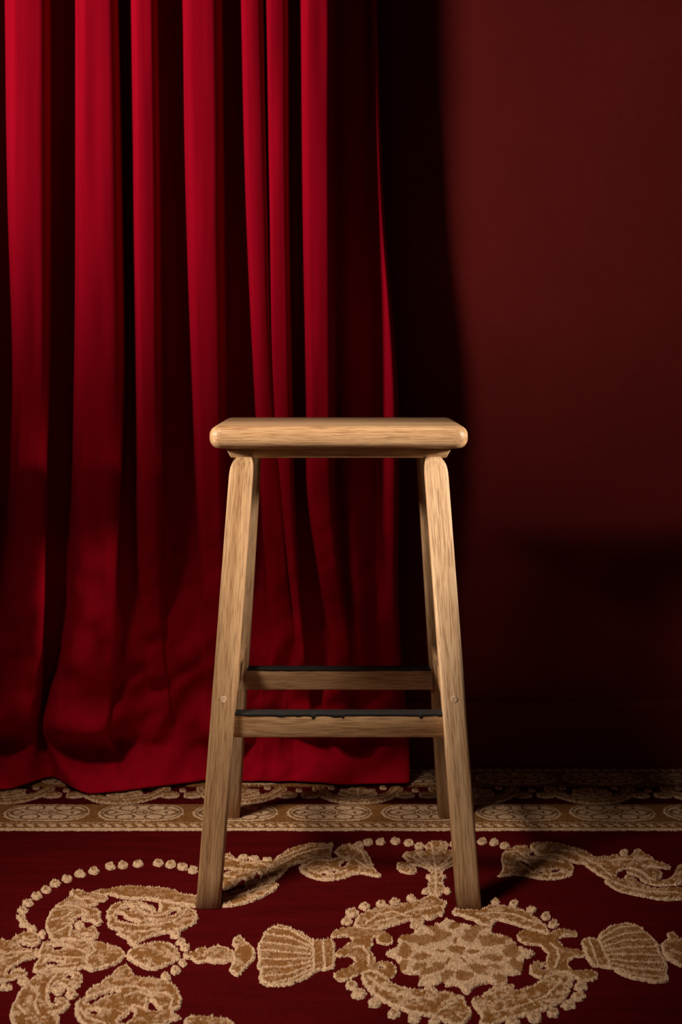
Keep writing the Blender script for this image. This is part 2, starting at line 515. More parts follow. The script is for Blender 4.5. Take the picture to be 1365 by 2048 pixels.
def heightfield(name, gx, gy, sd, colour, parent, h=PILE, edge=0.004, origin=None, jit=1.0, tuft=0.0024, th=0.0020):
    """carved pile: a mesh of the grid cells inside the outline, with a soft edge and tufts"""
    nz = 0.55 * (vnoise(gx, gy, 0.0034, 2.0) - .5) + 0.6 * (RNG.random(gx.shape) - .5)
    sdn = sd + 0.0015 * (vnoise(gx, gy, 0.0036, 8.0) - .5) * 2
    if origin is None:                                # the pile is crushed flat under the stool's feet
        for sx in (-1, 1):
            for sy in (-1, 1):
                out = np.maximum(np.abs(gx + .0035 - sx * .190), np.abs(gy - 2.079 - sy * .1772)) - .0176
                sdn = np.minimum(sdn, out)
    prof = np.sqrt(np.clip(sdn / edge, 0, 1))
    z = h * prof + 0.0016 * jit * nz * np.clip(sdn / .0015, 0, 1)
    z = np.where(sdn <= 0, -0.0012, np.maximum(z, 0.0006))
    m = sdn > 0
    cell = m[:-1, :-1] | m[1:, :-1] | m[:-1, 1:] | m[1:, 1:]
    ny, nx = gx.shape
    idx = np.arange(ny * nx).reshape(ny, nx)
    q = np.stack([idx[:-1, :-1], idx[:-1, 1:], idx[1:, 1:], idx[1:, :-1]], -1)[cell]
    used, inv = np.unique(q, return_inverse=True)
    q = inv.reshape(-1, 4)
    ox, oy = origin if origin is not None else (gx.mean(), gy.mean())
    jx = (RNG.random(gx.shape) - .5) * 0.0006
    V = np.stack([(gx + jx - ox).ravel()[used], (gy - oy).ravel()[used], z.ravel()[used]], -1)
    C = np.ones((len(used), 4), np.float32)
    C[:, :3] = colour.reshape(-1, 3)[used]
    faces = q.tolist()
    # tufts: small leaning five-sided cones standing in the pile
    res = gx[0, 1] - gx[0, 0]
    tx, ty = np.meshgrid(np.arange(gx[0, 0], gx[0, -1], tuft), np.arange(gy[0, 0], gy[-1, 0], tuft))
    tx = (tx + (RNG.random(tx.shape) - .5) * tuft * .9).ravel()
    ty = (ty + (RNG.random(ty.shape) - .5) * tuft * .9).ravel()
    ix = np.clip(np.round((tx - gx[0, 0]) / res).astype(int), 0, nx - 1)
    iy = np.clip(np.round((ty - gy[0, 0]) / res).astype(int), 0, ny - 1)
    k = sdn[iy, ix] > 0.0003
    tx, ty, ix, iy = tx[k], ty[k], ix[k], iy[k]
    n_t = len(tx)
    if n_t:
        zb = z[iy, ix]
        cb = colour[iy, ix]
        ang = np.arange(5) * 2 * math.pi / 5 + RNG.random((n_t, 1)) * 6.3
        r = tuft * (0.50 + 0.25 * RNG.random((n_t, 1)))
        base = np.stack([tx[:, None] + r * np.cos(ang), ty[:, None] + r * np.sin(ang), np.repeat(zb[:, None] - .0012, 5, 1)], -1)
        tip = np.stack([tx + (RNG.random(n_t) - .5) * tuft * 1.1, ty + (RNG.random(n_t) - .5) * tuft * 1.1, zb + th * (.5 + RNG.random(n_t))], -1)
        tv = np.concatenate([base, tip[:, None]], 1).reshape(-1, 3) - np.array((ox, oy, 0))
        n0 = len(V)
        i0 = n0 + 6 * np.arange(n_t)[:, None, None]
        fi = np.array([[j, (j + 1) % 5, 5] for j in range(5)])[None]
        faces += (i0 + fi).reshape(-1, 3).tolist()
        V = np.concatenate([V, tv])
        tc = np.ones((n_t, 6, 4), np.float32)
        tc[..., :3] = (cb * (0.80 + 0.34 * RNG.random((n_t, 1))))[:, None]
        C = np.concatenate([C, tc.reshape(-1, 4)])
    me = bpy.data.meshes.new(name)
    me.from_pydata(V.tolist(), [], faces)
    me.polygons.foreach_set('use_smooth', np.ones(len(me.polygons), dtype=bool))
    at = me.color_attributes.new('yarn', 'FLOAT_COLOR', 'POINT')
    at.data.foreach_set('color', C.ravel())
    me.update()
    o = link(name, me, M_PILE, parent)
    o.location = (ox - RX, oy - RY, -RZ)
    return o


def grid_for(lo, hi, res):
    xs = np.arange(lo[0] - 2.5 * res, hi[0] + 3.5 * res, res)
    ys = np.arange(lo[1] - 2.5 * res, hi[1] + 3.5 * res, res)
    return np.meshgrid(xs, ys)


def yarn(t):
    t = np.clip(t, 0, 1)[..., None]
    return GOLD * (1 - t) + CREAM * t


def motif(name, outline, holes=(), lines=(), cuts=(), rim=0.0042, res=0.00125, smooth=1, speck=0.6, line_w=0.0022, base=0.0, patches=()):
    """outline, holes, lines (cream veins) and cuts (gold veins): arrays of floor points"""
    P_ = chaikin(outline, smooth) if smooth else outline
    gx, gy = grid_for(P_.min(0), P_.max(0), res)
    sd = sdf(gx, gy, P_)
    for h_ in holes:
        sd = np.minimum(sd, -sdf(gx, gy, chaikin(h_, 1)) - 0.0010)
    sd = sd - 0.0008                                  # tufts lean over the edge by about this much
    n = vnoise(gx, gy, 0.0042, 1.0)
    n2 = vnoise(gx, gy, 0.011, 4.0)
    t = np.clip((rim * (0.75 + 0.6 * n) - sd) / 0.0012, 0, 1)
    t = np.maximum(t, base + speck * np.clip((n * .6 + n2 * .5 - .52) * 5, 0, 1))
    for l in lines:
        d = seg_dist(gx, gy, l, closed=False)
        t = np.maximum(t, np.clip((line_w * (0.7 + .6 * n) - d) / 0.001, 0, 1))
    for p_ in patches:                                # gold islands in a cream piece
        t = t * (1 - np.clip((sdf(gx, gy, chaikin(p_, 1)) + .0022 + .0060 * (n - .5) + .0090 * (n2 - .5)) / .0012 + .5, 0, 1) * (.75 + .25 * n2))
    h_ = PILE * (0.70 + 0.34 * t)                     # cream yarn stands higher, the gold is sheared lower
    groove = np.zeros(gx.shape)
    for l in lines:
        d = seg_dist(gx, gy, l, closed=False)
        groove = np.maximum(groove, np.clip(1 - np.abs(d - line_w - .0012) / 0.0011, 0, 1))
    for l in cuts:
        d = seg_dist(gx, gy, l, closed=False)
        g = np.clip((0.0028 - d) / 0.0012, 0, 1)
        t = t * (1 - g)
        groove = np.maximum(groove, g)
    return heightfield(name, gx, gy, sd, yarn(t), rug, h=h_ - 0.0016 * groove)


def blob(panel, x, y, rx, ry, name='bead'):
    a = np.linspace(0, 2 * math.pi, 14, endpoint=False) + random.random()
    s = 1 + 0.10 * (np.array([random.random() for _ in a]) - .5)
    pts = [(x + rx * 1.05 * s[i] * math.cos(a[i]), y + ry * 1.05 * s[i] * math.sin(a[i])) for i in range(14)]
    return motif(name, tr(panel, pts), rim=0.0048, smooth=1, base=0.25)


def T(panel, *lists):
    return [tr(panel, l) for l in lists]


# --- left flower group
motif('leaf_scroll', tr('1', [(745, 138), (800, 122), (900, 128), (965, 165), (1000, 150), (1100, 170), (1205, 200), (1150, 245), (1080, 250), (1070, 290), (1000, 295), (950, 320), (1040, 320), (1100, 350), (1112, 400), (1095, 440), (1135, 465), (1100, 505), (1030, 505), (1000, 465), (930, 465), (870, 440), (935, 395), (890, 400), (820, 450), (795, 510), (800, 560), (830, 565), (925, 550), (990, 522), (1060, 540), (1085, 590), (1070, 645), (1020, 680), (960, 670), (900, 690), (780, 680), (640, 690), (545, 680), (530, 620), (490, 560), (485, 500), (510, 430), (560, 340), (640, 265), (720, 225), (780, 185)]),
      lines=T('1', [(600, 330), (740, 305), (860, 330), (960, 380)], [(560, 470), (700, 440), (790, 380)], [(780, 560), (760, 640)], [(820, 210), (900, 240), (1000, 230)], [(610, 600), (700, 560), (790, 500)]),
      holes=T('1', [(895, 625), (930, 610), (930, 630), (905, 645)]))
motif('bead', tr('1', [(805, 490), (850, 470), (920, 480), (935, 515), (880, 550), (820, 540)]), base=.4)
motif('leaf_scroll', tr('2', [(-230, 165), (-130, 125), (0, 108), (100, 88), (260, 80), (430, 88), (600, 105), (740, 135), (830, 180), (950, 185), (1040, 250), (1030, 322), (940, 308), (850, 300), (740, 285), (620, 262), (500, 245), (400, 228), (300, 225), (150, 218), (60, 195), (0, 175), (-30, 185), (-140, 195)]), speck=.35)
motif('leaf_scroll', tr('2', [(-20, 330), (20, 285), (100, 260), (200, 245), (330, 250), (430, 275), (490, 320), (512, 372), (538, 362), (535, 300), (518, 250), (600, 260), (720, 285), (820, 305), (920, 340), (972, 390), (970, 440), (920, 500), (830, 550), (720, 590), (600, 600), (500, 620), (400, 650), (330, 690), (290, 745), (240, 745), (190, 690), (155, 640), (75, 610), (80, 580), (140, 575), (50, 560), (-30, 520), (-45, 485), (-20, 450), (-55, 420)]),
      holes=T('2', [(60, 400), (110, 380), (145, 420), (180, 448), (305, 480), (290, 500), (200, 485), (100, 445)], [(160, 330), (215, 300), (230, 330), (205, 350)], [(325, 315), (400, 328), (425, 352), (350, 340)], [(650, 400), (685, 350), (745, 345), (705, 388), (680, 415)], [(400, 452), (440, 465), (515, 478), (450, 490)]),
      lines=T('2', [(60, 375), (140, 300), (300, 285), (410, 310), (460, 370), (470, 420)], [(60, 480), (300, 525), (520, 520), (700, 480), (800, 410), (840, 345)], [(180, 600), (400, 590), (560, 560)], [(140, 340), (280, 330), (400, 400), (560, 420), (650, 370)]))
motif('leaf_cluster', tr('1', [(110, 680), (160, 630), (220, 600), (300, 580), (400, 595), (455, 640), (455, 690), (400, 730), (330, 740), (260, 720), (215, 690), (205, 720), (260, 760), (350, 775), (430, 770), (420, 830), (380, 880), (310, 880), (250, 905), (180, 945), (110, 990), (78, 1035), (86, 1060), (110, 1020), (170, 985), (250, 985), (305, 1020), (305, 1060), (230, 1080), (150, 1100), (60, 1130), (-60, 1140), (-140, 1000), (-140, 780), (-80, 650), (40, 660), (80, 690)]),
      lines=T('1', [(-80, 820), (60, 835), (200, 825), (330, 810)], [(210, 690), (215, 740), (300, 790)], [(-80, 930), (60, 900), (200, 860)], [(120, 1030), (210, 1020), (290, 1040)], [(250, 650), (330, 690), (430, 670)]), speck=.6)
for args in ((65, 1185, 68, 36), (260, 1120, 70, 38), (462, 605, 48, 42), (635, 1225, 72, 42), (785, 1265, 66, 46)):
    blob('1', *args)
motif('clasp', tr('1', [(440, 745), (460, 705), (540, 680), (700, 685), (850, 690), (940, 670), (1000, 710), (1060, 685), (1110, 700), (1200, 720), (1320, 760), (1380, 810), (1365, 860), (1300, 920), (1200, 965), (1060, 1000), (990, 1015), (930, 975), (880, 980), (800, 1005), (700, 1000), (560, 1000), (440, 1025), (380, 1030), (345, 1000), (380, 930), (410, 880), (395, 840), (430, 790)]),
      holes=T('1', [(500, 915), (560, 893), (620, 915), (700, 922), (620, 950), (540, 945)], [(520, 740), (600, 735), (760, 742), (670, 756), (640, 785), (612, 785), (590, 752)]),
      lines=T('1', [(640, 800), (760, 770), (880, 790), (960, 850), (940, 930), (1000, 980)], [(480, 850), (600, 870), (760, 880), (900, 880)], [(1000, 720), (1040, 800), (990, 850)], [(520, 975), (700, 960), (840, 940)]), speck=.6)
motif('spindle', tr('2', [(165, 850), (200, 790), (270, 750), (400, 710), (560, 690), (650, 705), (720, 750), (785, 825), (770, 870), (700, 920), (600, 960), (500, 1000), (420, 1000), (330, 960), (240, 915)]), speck=.75)
motif('stem_leaf', tr('2', [(785, 840), (830, 805), (930, 800), (950, 760), (1030, 755), (1070, 770), (1160, 740), (1250, 740), (1320, 780), (1345, 840), (1320, 890), (1240, 920), (1150, 925), (1060, 900), (1000, 925), (920, 915), (890, 880), (820, 870)]))
for args in ((720, 620, 64, 32), (775, 690, 58, 38), (825, 755, 58, 34), (795, 920, 55, 40), (715, 1000, 60, 44), (608, 1070, 60, 44)):
    blob('2', *args)
motif('leaf_scroll', tr('2', [(-85, 1110), (10, 1070), (15, 1030), (80, 980), (190, 930), (215, 965), (260, 1040), (330, 1090), (450, 1080), (560, 1100), (680, 1140), (760, 1210), (800, 1330), (780, 1400), (700, 1450), (700, 1480), (790, 1500), (780, 1530), (600, 1600), (300, 1700), (-100, 1700), (-330, 1590), (-395, 1480), (-380, 1360), (-340, 1320), (-270, 1310), (-280, 1260), (-210, 1190), (-100, 1150)]),
      holes=T('2', [(-270, 1362), (-180, 1318), (-60, 1255), (75, 1230), (75, 1258), (-50, 1285), (-160, 1345), (-220, 1375)], [(425, 1385), (448, 1330), (482, 1400), (545, 1442), (440, 1445)], [(-230, 1450), (-150, 1438), (-130, 1470), (-200, 1485)], [(95, 1570), (200, 1500), (235, 1435), (255, 1465), (215, 1545), (150, 1595)]),
      lines=T('2', [(-340, 1340), (-150, 1280), (50, 1210), (250, 1190), (400, 1230), (470, 1300)], [(-330, 1430), (-250, 1540), (-50, 1600)], [(170, 1300), (300, 1250), (420, 1290)], [(240, 1400), (340, 1420), (420, 1470)], [(500, 1280), (600, 1260), (690, 1330), (660, 1420)]), speck=.6)
motif('leaf_scroll', tr('2', [(800, 1530), (900, 1510), (1020, 1500), (1200, 1520), (1330, 1550), (1400, 1620), (1300, 1700), (800, 1700)]))
motif('leaf_scroll', tr('1', [(105, 1440), (130, 1370), (190, 1250), (250, 1180), (340, 1100), (440, 1035), (560, 1012), (700, 1012), (800, 1015), (880, 1030), (915, 1080), (900, 1140), (860, 1190), (800, 1210), (760, 1230), (710, 1195), (650, 1170), (620, 1150), (580, 1200), (545, 1260), (535, 1310), (570, 1370), (612, 1385), (600, 1340), (580, 1315), (640, 1293), (720, 1300), (770, 1350), (760, 1410), (700, 1460), (600, 1480), (560, 1480), (660, 1510), (670, 1540), (650, 1600), (600, 1700), (150, 1700), (110, 1550)]),
      holes=T('1', [(730, 1085), (750, 1040), (775, 1075), (750, 1105)]),
      lines=T('1', [(330, 1180), (420, 1280), (380, 1400), (430, 1500)], [(620, 1060), (560, 1130), (510, 1230), (510, 1340), (560, 1420)], [(200, 1400), (280, 1500)]), speck=.75)

# --- chain of beads round the left group
for x, y in ((902, 250), (972, 258), (1040, 272), (1098, 290), (788, 255), (702, 262), (628, 270), (534, 295), (456, 312), (382, 340), (314, 368), (262, 403), (208, 438), (160, 478), (130, 520), (122, 560), (138, 600), (180, 626)):
    blob('A', x, y, 32, 18)
blob('A', 1165, 300, 30, 17); blob('A', 1225, 297, 30, 17)

# --- scroll behind the left front foot
motif('leaf_scroll', tr('5', [(40, 170), (120, 175), (180, 158), (200, 200), (250, 230), (400, 240), (550, 250), (620, 250), (700, 180), (800, 120), (900, 80), (1010, 60), (1120, 48), (1230, 60), (1310, 50), (1290, 90), (1280, 150), (1270, 180), (1300, 215), (1180, 200), (1060, 210), (960, 260), (880, 270), (800, 320), (730, 400), (660, 465), (560, 460), (480, 465), (400, 490), (330, 500), (240, 545), (150, 585), (60, 600), (20, 560), (80, 560), (80, 520), (20, 400), (90, 370), (170, 365), (178, 340), (170, 325), (90, 330), (20, 330)]),
      holes=T('5', [(425, 435), (460, 375), (492, 388), (492, 442), (450, 455)], [(275, 480), (305, 435), (335, 458), (305, 505), (240, 545), (80, 592), (80, 568), (220, 520)]),
      lines=T('5', [(120, 210), (300, 270), (500, 280), (640, 330)], [(640, 330), (760, 270), (900, 190), (1100, 130), (1260, 110)], [(200, 340), (330, 350), (450, 360)], [(100, 420), (230, 440)], [(660, 240), (800, 190), (1000, 110)], [(600, 300), (560, 400), (600, 450)]), rim=.0034)
motif('leaf', tr('5', [(20, 720), (60, 640), (140, 595), (250, 568), (400, 510), (500, 480), (640, 478), (700, 490), (700, 520), (620, 590), (480, 660), (330, 710), (180, 740), (60, 745)]),
      lines=T('5', [(100, 670), (250, 640), (400, 580), (600, 520)]))
motif('leaf_scroll', tr('B', [(702, 190), (740, 152), (800, 140), (860, 160), (905, 200), (925, 250), (940, 290), (990, 330), (930, 330), (870, 310), (820, 315), (760, 340), (680, 352), (600, 345), (540, 320), (505, 290), (515, 260), (560, 232), (640, 214), (700, 228), (735, 222), (722, 198)]),
      holes=T('B', [(635, 312), (655, 303), (665, 318), (645, 324)], [(690, 300), (712, 293), (722, 303), (700, 312)], [(738, 270), (765, 240), (790, 240), (760, 280)]),
      lines=T('B', [(530, 280), (600, 240), (690, 245), (760, 225), (830, 240), (900, 290)], [(560, 300), (620, 320), (700, 325), (780, 300)], [(790, 160), (860, 190), (890, 250)]), rim=.0034)
for x, y in ((310, 200), (425, 215), (570, 232)):
    blob('5', x, y, 56, 25)
for x, y in ((848, 148), (902, 133), (972, 130), (1055, 126), (1132, 137), (1192, 155), (1332, 150), (1395, 142), (1450, 140)):
    blob('B', x, y, 30, 16)

# --- palmette
half = [(1240, 425), (1235, 380), (1250, 345), (1215, 328), (1265, 312), (1240, 285), (1200, 268), (1150, 262), (1120, 275), (1165, 270), (1188, 295), (1160, 315), (1110, 312), (1065, 290), (1055, 265), (1085, 245), (1130, 250), (1110, 225), (1088, 202), (1130, 190), (1165, 185), (1170, 172), (1228, 190), (1222, 150), (1258, 122)]
AX = 1288
motif('palmette', tr('B', [(AX, 450)] + half + [(AX, 132)] + [(2 * AX - x, y) for x, y in half[::-1]]),
      lines=T('B', [(AX, 440), (AX, 300), (AX - 25, 150)], [(AX, 300), (1180, 205)], [(AX, 300), (1110, 205)], [(AX, 300), (2 * AX - 1180, 205)], [(AX, 300), (2 * AX - 1110, 205)], [(1225, 328), (AX, 345), (1350, 328)], [(1250, 385), (AX, 365), (1330, 385)]), rim=.0032)

# --- medallion
motif('ring_leaf', tr('3', [(250, 340), (280, 270), (340, 220), (430, 180), (560, 150), (640, 130), (800, 115), (900, 90), (1000, 60), (1100, 20), (1180, 20), (1210, 70), (1300, 90), (1260, 150), (1260, 240), (1180, 240), (1130, 280), (1080, 295), (1030, 260), (1040, 310), (1020, 350), (900, 390), (860, 340), (890, 290), (820, 310), (720, 345), (620, 375), (550, 400), (440, 410), (350, 405), (270, 370)]),
      lines=T('3', [(400, 330), (550, 240), (700, 210), (850, 260)], [(500, 330), (700, 280), (900, 200), (1100, 170)]), speck=.6)
motif('clasp', tr('3', [(0, 455), (40, 410), (130, 375), (230, 365), (330, 380), (450, 400), (570, 400), (660, 440), (700, 490), (690, 545), (630, 560), (530, 545), (490, 500), (530, 465), (475, 480), (480, 570), (430, 610), (490, 670), (505, 760), (560, 740), (660, 745), (730, 790), (745, 860), (710, 910), (640, 930), (560, 900), (540, 870), (440, 850), (330, 880), (240, 920), (150, 960), (60, 940), (30, 880), (80, 850), (180, 810), (260, 780), (270, 720), (220, 680), (140, 690), (80, 690), (40, 650), (110, 600), (200, 550), (250, 500), (200, 465), (100, 470), (20, 480)]),
      holes=T('3', [(530, 790), (588, 795), (585, 828), (545, 815)]), lines=T('3', [(260, 600), (360, 590), (430, 680), (430, 800)]), rim=.0026, speck=.3)
motif('ring_leaf', tr('3', [(330, 940), (345, 880), (420, 845), (540, 875), (640, 945), (740, 1010), (860, 1045), (1000, 1050), (1040, 1020), (1120, 1005), (1180, 1050), (1190, 1100), (1240, 1060), (1330, 1090), (1410, 1110), (1480, 1140), (1500, 1220), (1550, 1270), (1580, 1330), (1500, 1400), (1480, 1460), (1300, 1420), (1150, 1360), (1000, 1330), (850, 1300), (700, 1240), (600, 1190), (500, 1140), (400, 1040)]),
      lines=T('3', [(420, 920), (560, 1040), (760, 1120), (1000, 1160)], [(1010, 1080), (1100, 1040), (1170, 1120)], [(1200, 1300), (1380, 1200)]), speck=.75)
motif('ring_leaf', tr('4', [(220, 1150), (300, 1120), (340, 1140), (350, 1110), (450, 1040), (540, 1000), (620, 990), (710, 1000), (720, 1030), (690, 1060), (780, 1050), (880, 1020), (1000, 950), (1100, 895), (1200, 868), (1290, 875), (1350, 905), (1365, 960), (1330, 1050), (1250, 1170), (1130, 1240), (1000, 1290), (850, 1330), (700, 1370), (560, 1400), (450, 1460), (320, 1440), (310, 1400), (350, 1340), (280, 1270), (240, 1200)]),
      lines=T('4', [(420, 1130), (560, 1060), (650, 1040)], [(480, 1320), (800, 1240), (1050, 1140), (1230, 970)]), speck=.75)
motif('ring_leaf', tr('4', [(10, 200), (60, 160), (120, 180), (250, 180), (350, 180), (420, 120), (560, 130), (700, 150), (830, 190), (930, 250), (1030, 320), (1090, 390), (1090, 440), (1040, 450), (960, 415), (850, 390), (750, 350), (640, 320), (560, 295), (470, 300), (490, 330), (470, 370), (400, 370), (320, 340), (270, 290), (200, 280), (130, 240), (60, 240)]),
      lines=T('4', [(300, 240), (500, 220), (700, 240), (900, 320)]), speck=.6)
motif('clasp', tr('4', [(720, 450), (780, 405), (880, 400), (980, 430), (1060, 460), (1130, 405), (1220, 385), (1340, 400), (1420, 440), (1400, 470), (1300, 460), (1210, 470), (1195, 520), (1260, 590), (1340, 610), (1460, 620), (1500, 650), (1480, 690), (1360, 690), (1300, 740), (1300, 800), (1370, 850), (1500, 830), (1600, 860), (1640, 900), (1600, 940), (1480, 960), (1380, 930), (1300, 872), (1200, 862), (1100, 888), (1010, 930), (930, 910), (870, 860), (865, 800), (900, 750), (1000, 740), (1050, 760), (1050, 700), (1080, 650), (1010, 610), (990, 560), (900, 565), (790, 540), (740, 500)]),
      holes=T('4', [(1015, 795), (1058, 798), (1045, 832), (1022, 838)]), lines=T('4', [(1100, 560), (1180, 620), (1200, 720), (1150, 820)]), rim=.0026, speck=.3)
ro = [(0, 290), (60, 300), (110, 330), (200, 340), (215, 370), (280, 345), (360, 345), (470, 375), (465, 440), (500, 450), (620, 460), (700, 500), (720, 550), (780, 600), (880, 620), (950, 655), (900, 690), (820, 700), (800, 760), (815, 830), (790, 870), (720, 890), (610, 890), (640, 950), (620, 1000), (520, 990), (400, 975), (290, 1010), (250, 1060), (200, 1105), (130, 1060), (80, 1000), (0, 1010), (-60, 1010), (-70, 960), (-100, 980), (-180, 1000), (-300, 1000), (-355, 1000), (-320, 920), (-340, 880), (-430, 880), (-500, 870), (-540, 820), (-550, 760), (-590, 720), (-650, 690), (-730, 655), (-660, 625), (-590, 600), (-560, 550), (-570, 480), (-500, 450), (-390, 450), (-370, 390), (-290, 340), (-200, 370), (-170, 330), (-100, 330), (-50, 280)]
isl = [[(20, 600), (90, 590), (160, 630), (150, 680), (80, 670), (20, 640)],
       [(120, 490), (200, 430), (260, 390), (380, 350), (440, 372), (335, 410), (300, 460), (290, 540), (220, 550)],
       [(330, 490), (420, 478), (560, 490), (690, 475), (705, 510), (600, 560), (420, 592), (320, 572)],
       [(600, 620), (680, 555), (720, 600), (745, 680), (690, 735), (620, 690)],
       [(370, 690), (480, 672), (600, 730), (500, 755), (380, 735)],
       [(640, 755), (760, 765), (818, 830), (785, 872), (680, 835)],
       [(200, 800), (280, 778), (340, 790), (420, 850), (432, 902), (330, 885), (220, 838)],
       [(90, 870), (170, 858), (245, 900), (200, 975), (110, 950)],
       [(460, 895), (580, 925), (605, 970), (520, 972)],
       [(20, 335), (80, 345), (130, 368), (60, 405), (10, 385)],
       [(180, 650), (270, 640), (250, 665)], [(390, 800), (520, 790), (600, 840), (480, 850)]]
motif('rosette', tr('4', ro), smooth=1, base=.78, rim=.0055, speck=.5,
      patches=T('4', *isl, *[[(60 - (x - 60) * .88, y - 8) for x, y in p_] for p_ in isl[1:]]),
      cuts=T('4', [(60, 560), (70, 500)], [(0, 720), (-40, 790)], [(130, 720), (190, 770)]))
for args in ((890, 50, 55, 33), (715, 85, 60, 33), (565, 112, 60, 36), (380, 140, 62, 38), (245, 205, 72, 43), (185, 298, 65, 40), (235, 1000, 75, 48), (320, 1095, 85, 52), (495, 1195, 80, 48), (705, 1310, 75, 52), (925, 1360, 75, 50), (1150, 1390, 70, 45)):
    blob('3', *args)
blob('B', 1226, 412, 22, 15); blob('B', 1352, 412, 22, 15)
for args in ((500, 90, 52, 30), (700, 110, 56, 36), (895, 175, 65, 32), (1050, 245, 60, 40), (1135, 330, 65, 40)):
    blob('4', *args)
for x, y in ((790, 955), (775, 1012), (720, 1060), (630, 1105), (528, 1135), (405, 1160)):
    blob('C', x, y, 42, 24)

# --- shells
sh = [(310, 640), (370, 605), (440, 612), (510, 640), (560, 670), (588, 694), (640, 690), (690, 680), (712, 700), (722, 760), (718, 850), (660, 860), (620, 865), (580, 890), (520, 925), (440, 950), (350, 955), (290, 940), (272, 900), (290, 870), (262, 850), (275, 800), (265, 740), (280, 700)]
ribs = [[(588, 720), (460, 640), (350, 625)], [(588, 740), (450, 680), (300, 665)], [(588, 760), (440, 725), (285, 710)], [(588, 780), (440, 768), (275, 755)], [(588, 800), (440, 810), (280, 805)], [(588, 820), (440, 852), (290, 855)], [(588, 840), (450, 893), (290, 905)], [(588, 862), (470, 920), (340, 945)]]
motif('shell', tr('B', sh), lines=T('B', *ribs, [(588, 690), (596, 880)], [(645, 690), (655, 862)]), speck=.3, line_w=.0019)
motif('stem_leaf', tr('B', [(115, 770), (150, 745), (120, 710), (130, 680), (175, 663), (205, 695), (260, 735), (268, 800), (215, 840), (170, 898), (135, 890), (98, 860), (135, 820)]))
motif('stem_leaf', tr('B', [(-60, 780), (-10, 742), (60, 725), (130, 745), (160, 785), (120, 815), (40, 828), (-20, 815)]))
shr = [(780, 690), (840, 680), (885, 688), (895, 650), (960, 610), (1010, 600), (1080, 598), (1130, 610), (1150, 640), (1190, 665), (1235, 715), (1245, 760), (1285, 820), (1285, 890), (1295, 925), (1220, 935), (1130, 920), (1060, 905), (1000, 880), (960, 850), (910, 845), (850, 840), (820, 800), (800, 740)]
ribr = [[(895, 695), (1010, 625), (1120, 618)], [(905, 715), (1030, 665), (1160, 650)], [(912, 738), (1050, 700), (1200, 695)], [(920, 760), (1070, 740), (1230, 735)], [(928, 782), (1080, 780), (1245, 785)], [(935, 805), (1090, 822), (1265, 830)], [(942, 826), (1100, 862), (1280, 872)], [(955, 846), (1100, 895), (1280, 912)]]
motif('shell', tr('C', shr), lines=T('C', *ribr, [(888, 688), (965, 850)], [(835, 684), (890, 842)]), speck=.3, line_w=.0019)
motif('stem_leaf', tr('C', [(1235, 712), (1285, 690), (1272, 650), (1310, 640), (1370, 690), (1440, 730), (1440, 800), (1370, 845), (1320, 825), (1265, 795)]))

# --- scroll at the right
px6 = lambda L: [(1150 + x * 215 / 1365, 1680 + y * 215 / 1365) for x, y in L]
pxc = lambda L: [(885 + x * 480 / 1365, 1640 + y * 480 / 1365) for x, y in L]
motif('leaf_scroll', tr('P', pxc([(485, 147), (560, 133), (680, 145), (760, 168)]) + px6([(100, 130), (200, 195), (280, 250), (370, 215), (410, 245), (480, 200), (560, 215), (640, 235), (740, 200), (760, 125), (830, 130), (900, 200), (1000, 240), (1020, 290), (1130, 310), (1240, 355), (1200, 385), (1050, 365), (870, 345), (880, 380), (1010, 380), (1110, 415), (1125, 480), (1060, 520), (960, 520), (880, 450), (800, 400), (700, 375), (600, 395), (545, 430), (540, 500), (630, 525), (640, 460), (730, 455), (800, 550), (900, 590), (1000, 630), (1150, 640), (1200, 610), (1500, 640), (1500, 770), (1230, 780), (1080, 775), (900, 740), (700, 700), (560, 670), (460, 610), (380, 550), (375, 520), (440, 530), (330, 480), (250, 420), (170, 370), (110, 310)]) + pxc([(760, 255), (700, 230), (640, 208), (560, 212), (530, 202), (520, 180)])),
      lines=T('6', [(-300, 140), (0, 190), (200, 300), (330, 360), (480, 500)], [(420, 300), (600, 280), (800, 270), (980, 280)], [(520, 580), (700, 640), (950, 690), (1300, 700)]), rim=.0034)
motif('leaf_scroll', tr('6', [(640, 425), (700, 395), (780, 405), (850, 440), (920, 510), (1020, 540), (1120, 530), (1200, 510), (1270, 450), (1290, 340), (1500, 320), (1500, 570), (1250, 590), (1080, 595), (950, 580), (870, 550), (800, 480), (700, 440)]), rim=.003)
motif('leaf_scroll', tr('C', [(300, 332), (350, 290), (328, 235), (345, 190), (400, 160), (470, 150), (525, 180), (500, 200), (545, 215), (620, 205), (690, 220), (740, 250), (757, 290), (735, 325), (660, 345), (570, 345), (490, 330), (430, 318), (380, 322)]),
      holes=T('C', [(490, 203), (530, 190), (545, 208), (510, 218)], [(425, 230), (480, 245), (505, 280), (450, 255)], [(540, 298), (575, 298), (560, 318)], [(610, 300), (690, 278), (640, 312)]),
      lines=T('C', [(440, 260), (510, 310), (620, 325), (710, 300)], [(370, 200), (430, 190), (480, 230), (590, 235), (690, 255)]), rim=.0034)
for x, y in ((228, 128), (295, 133), (355, 152)):
    blob('C', x, y, 30, 16)
blob('6', 625, 175, 62, 32)

# --- border: rope line, cartouches, leaf garlands, cartouches, rope line
def strip(name, y0, y1, fn, res=0.0017, x0=-0.76, x1=0.76):
    gx, gy = grid_for((x0, y0), (x1, y1), res)
    wav = 0.0022 * (vnoise(gx, gy * 0, 0.05, 6.0) - .5)
    sd = np.minimum(gy - y0 - wav, y1 - gy)
    return heightfield(name, gx, gy, sd, fn(gx, gy), rug, h=0.0032, edge=0.003, jit=.7, tuft=0.0019, th=0.0011)


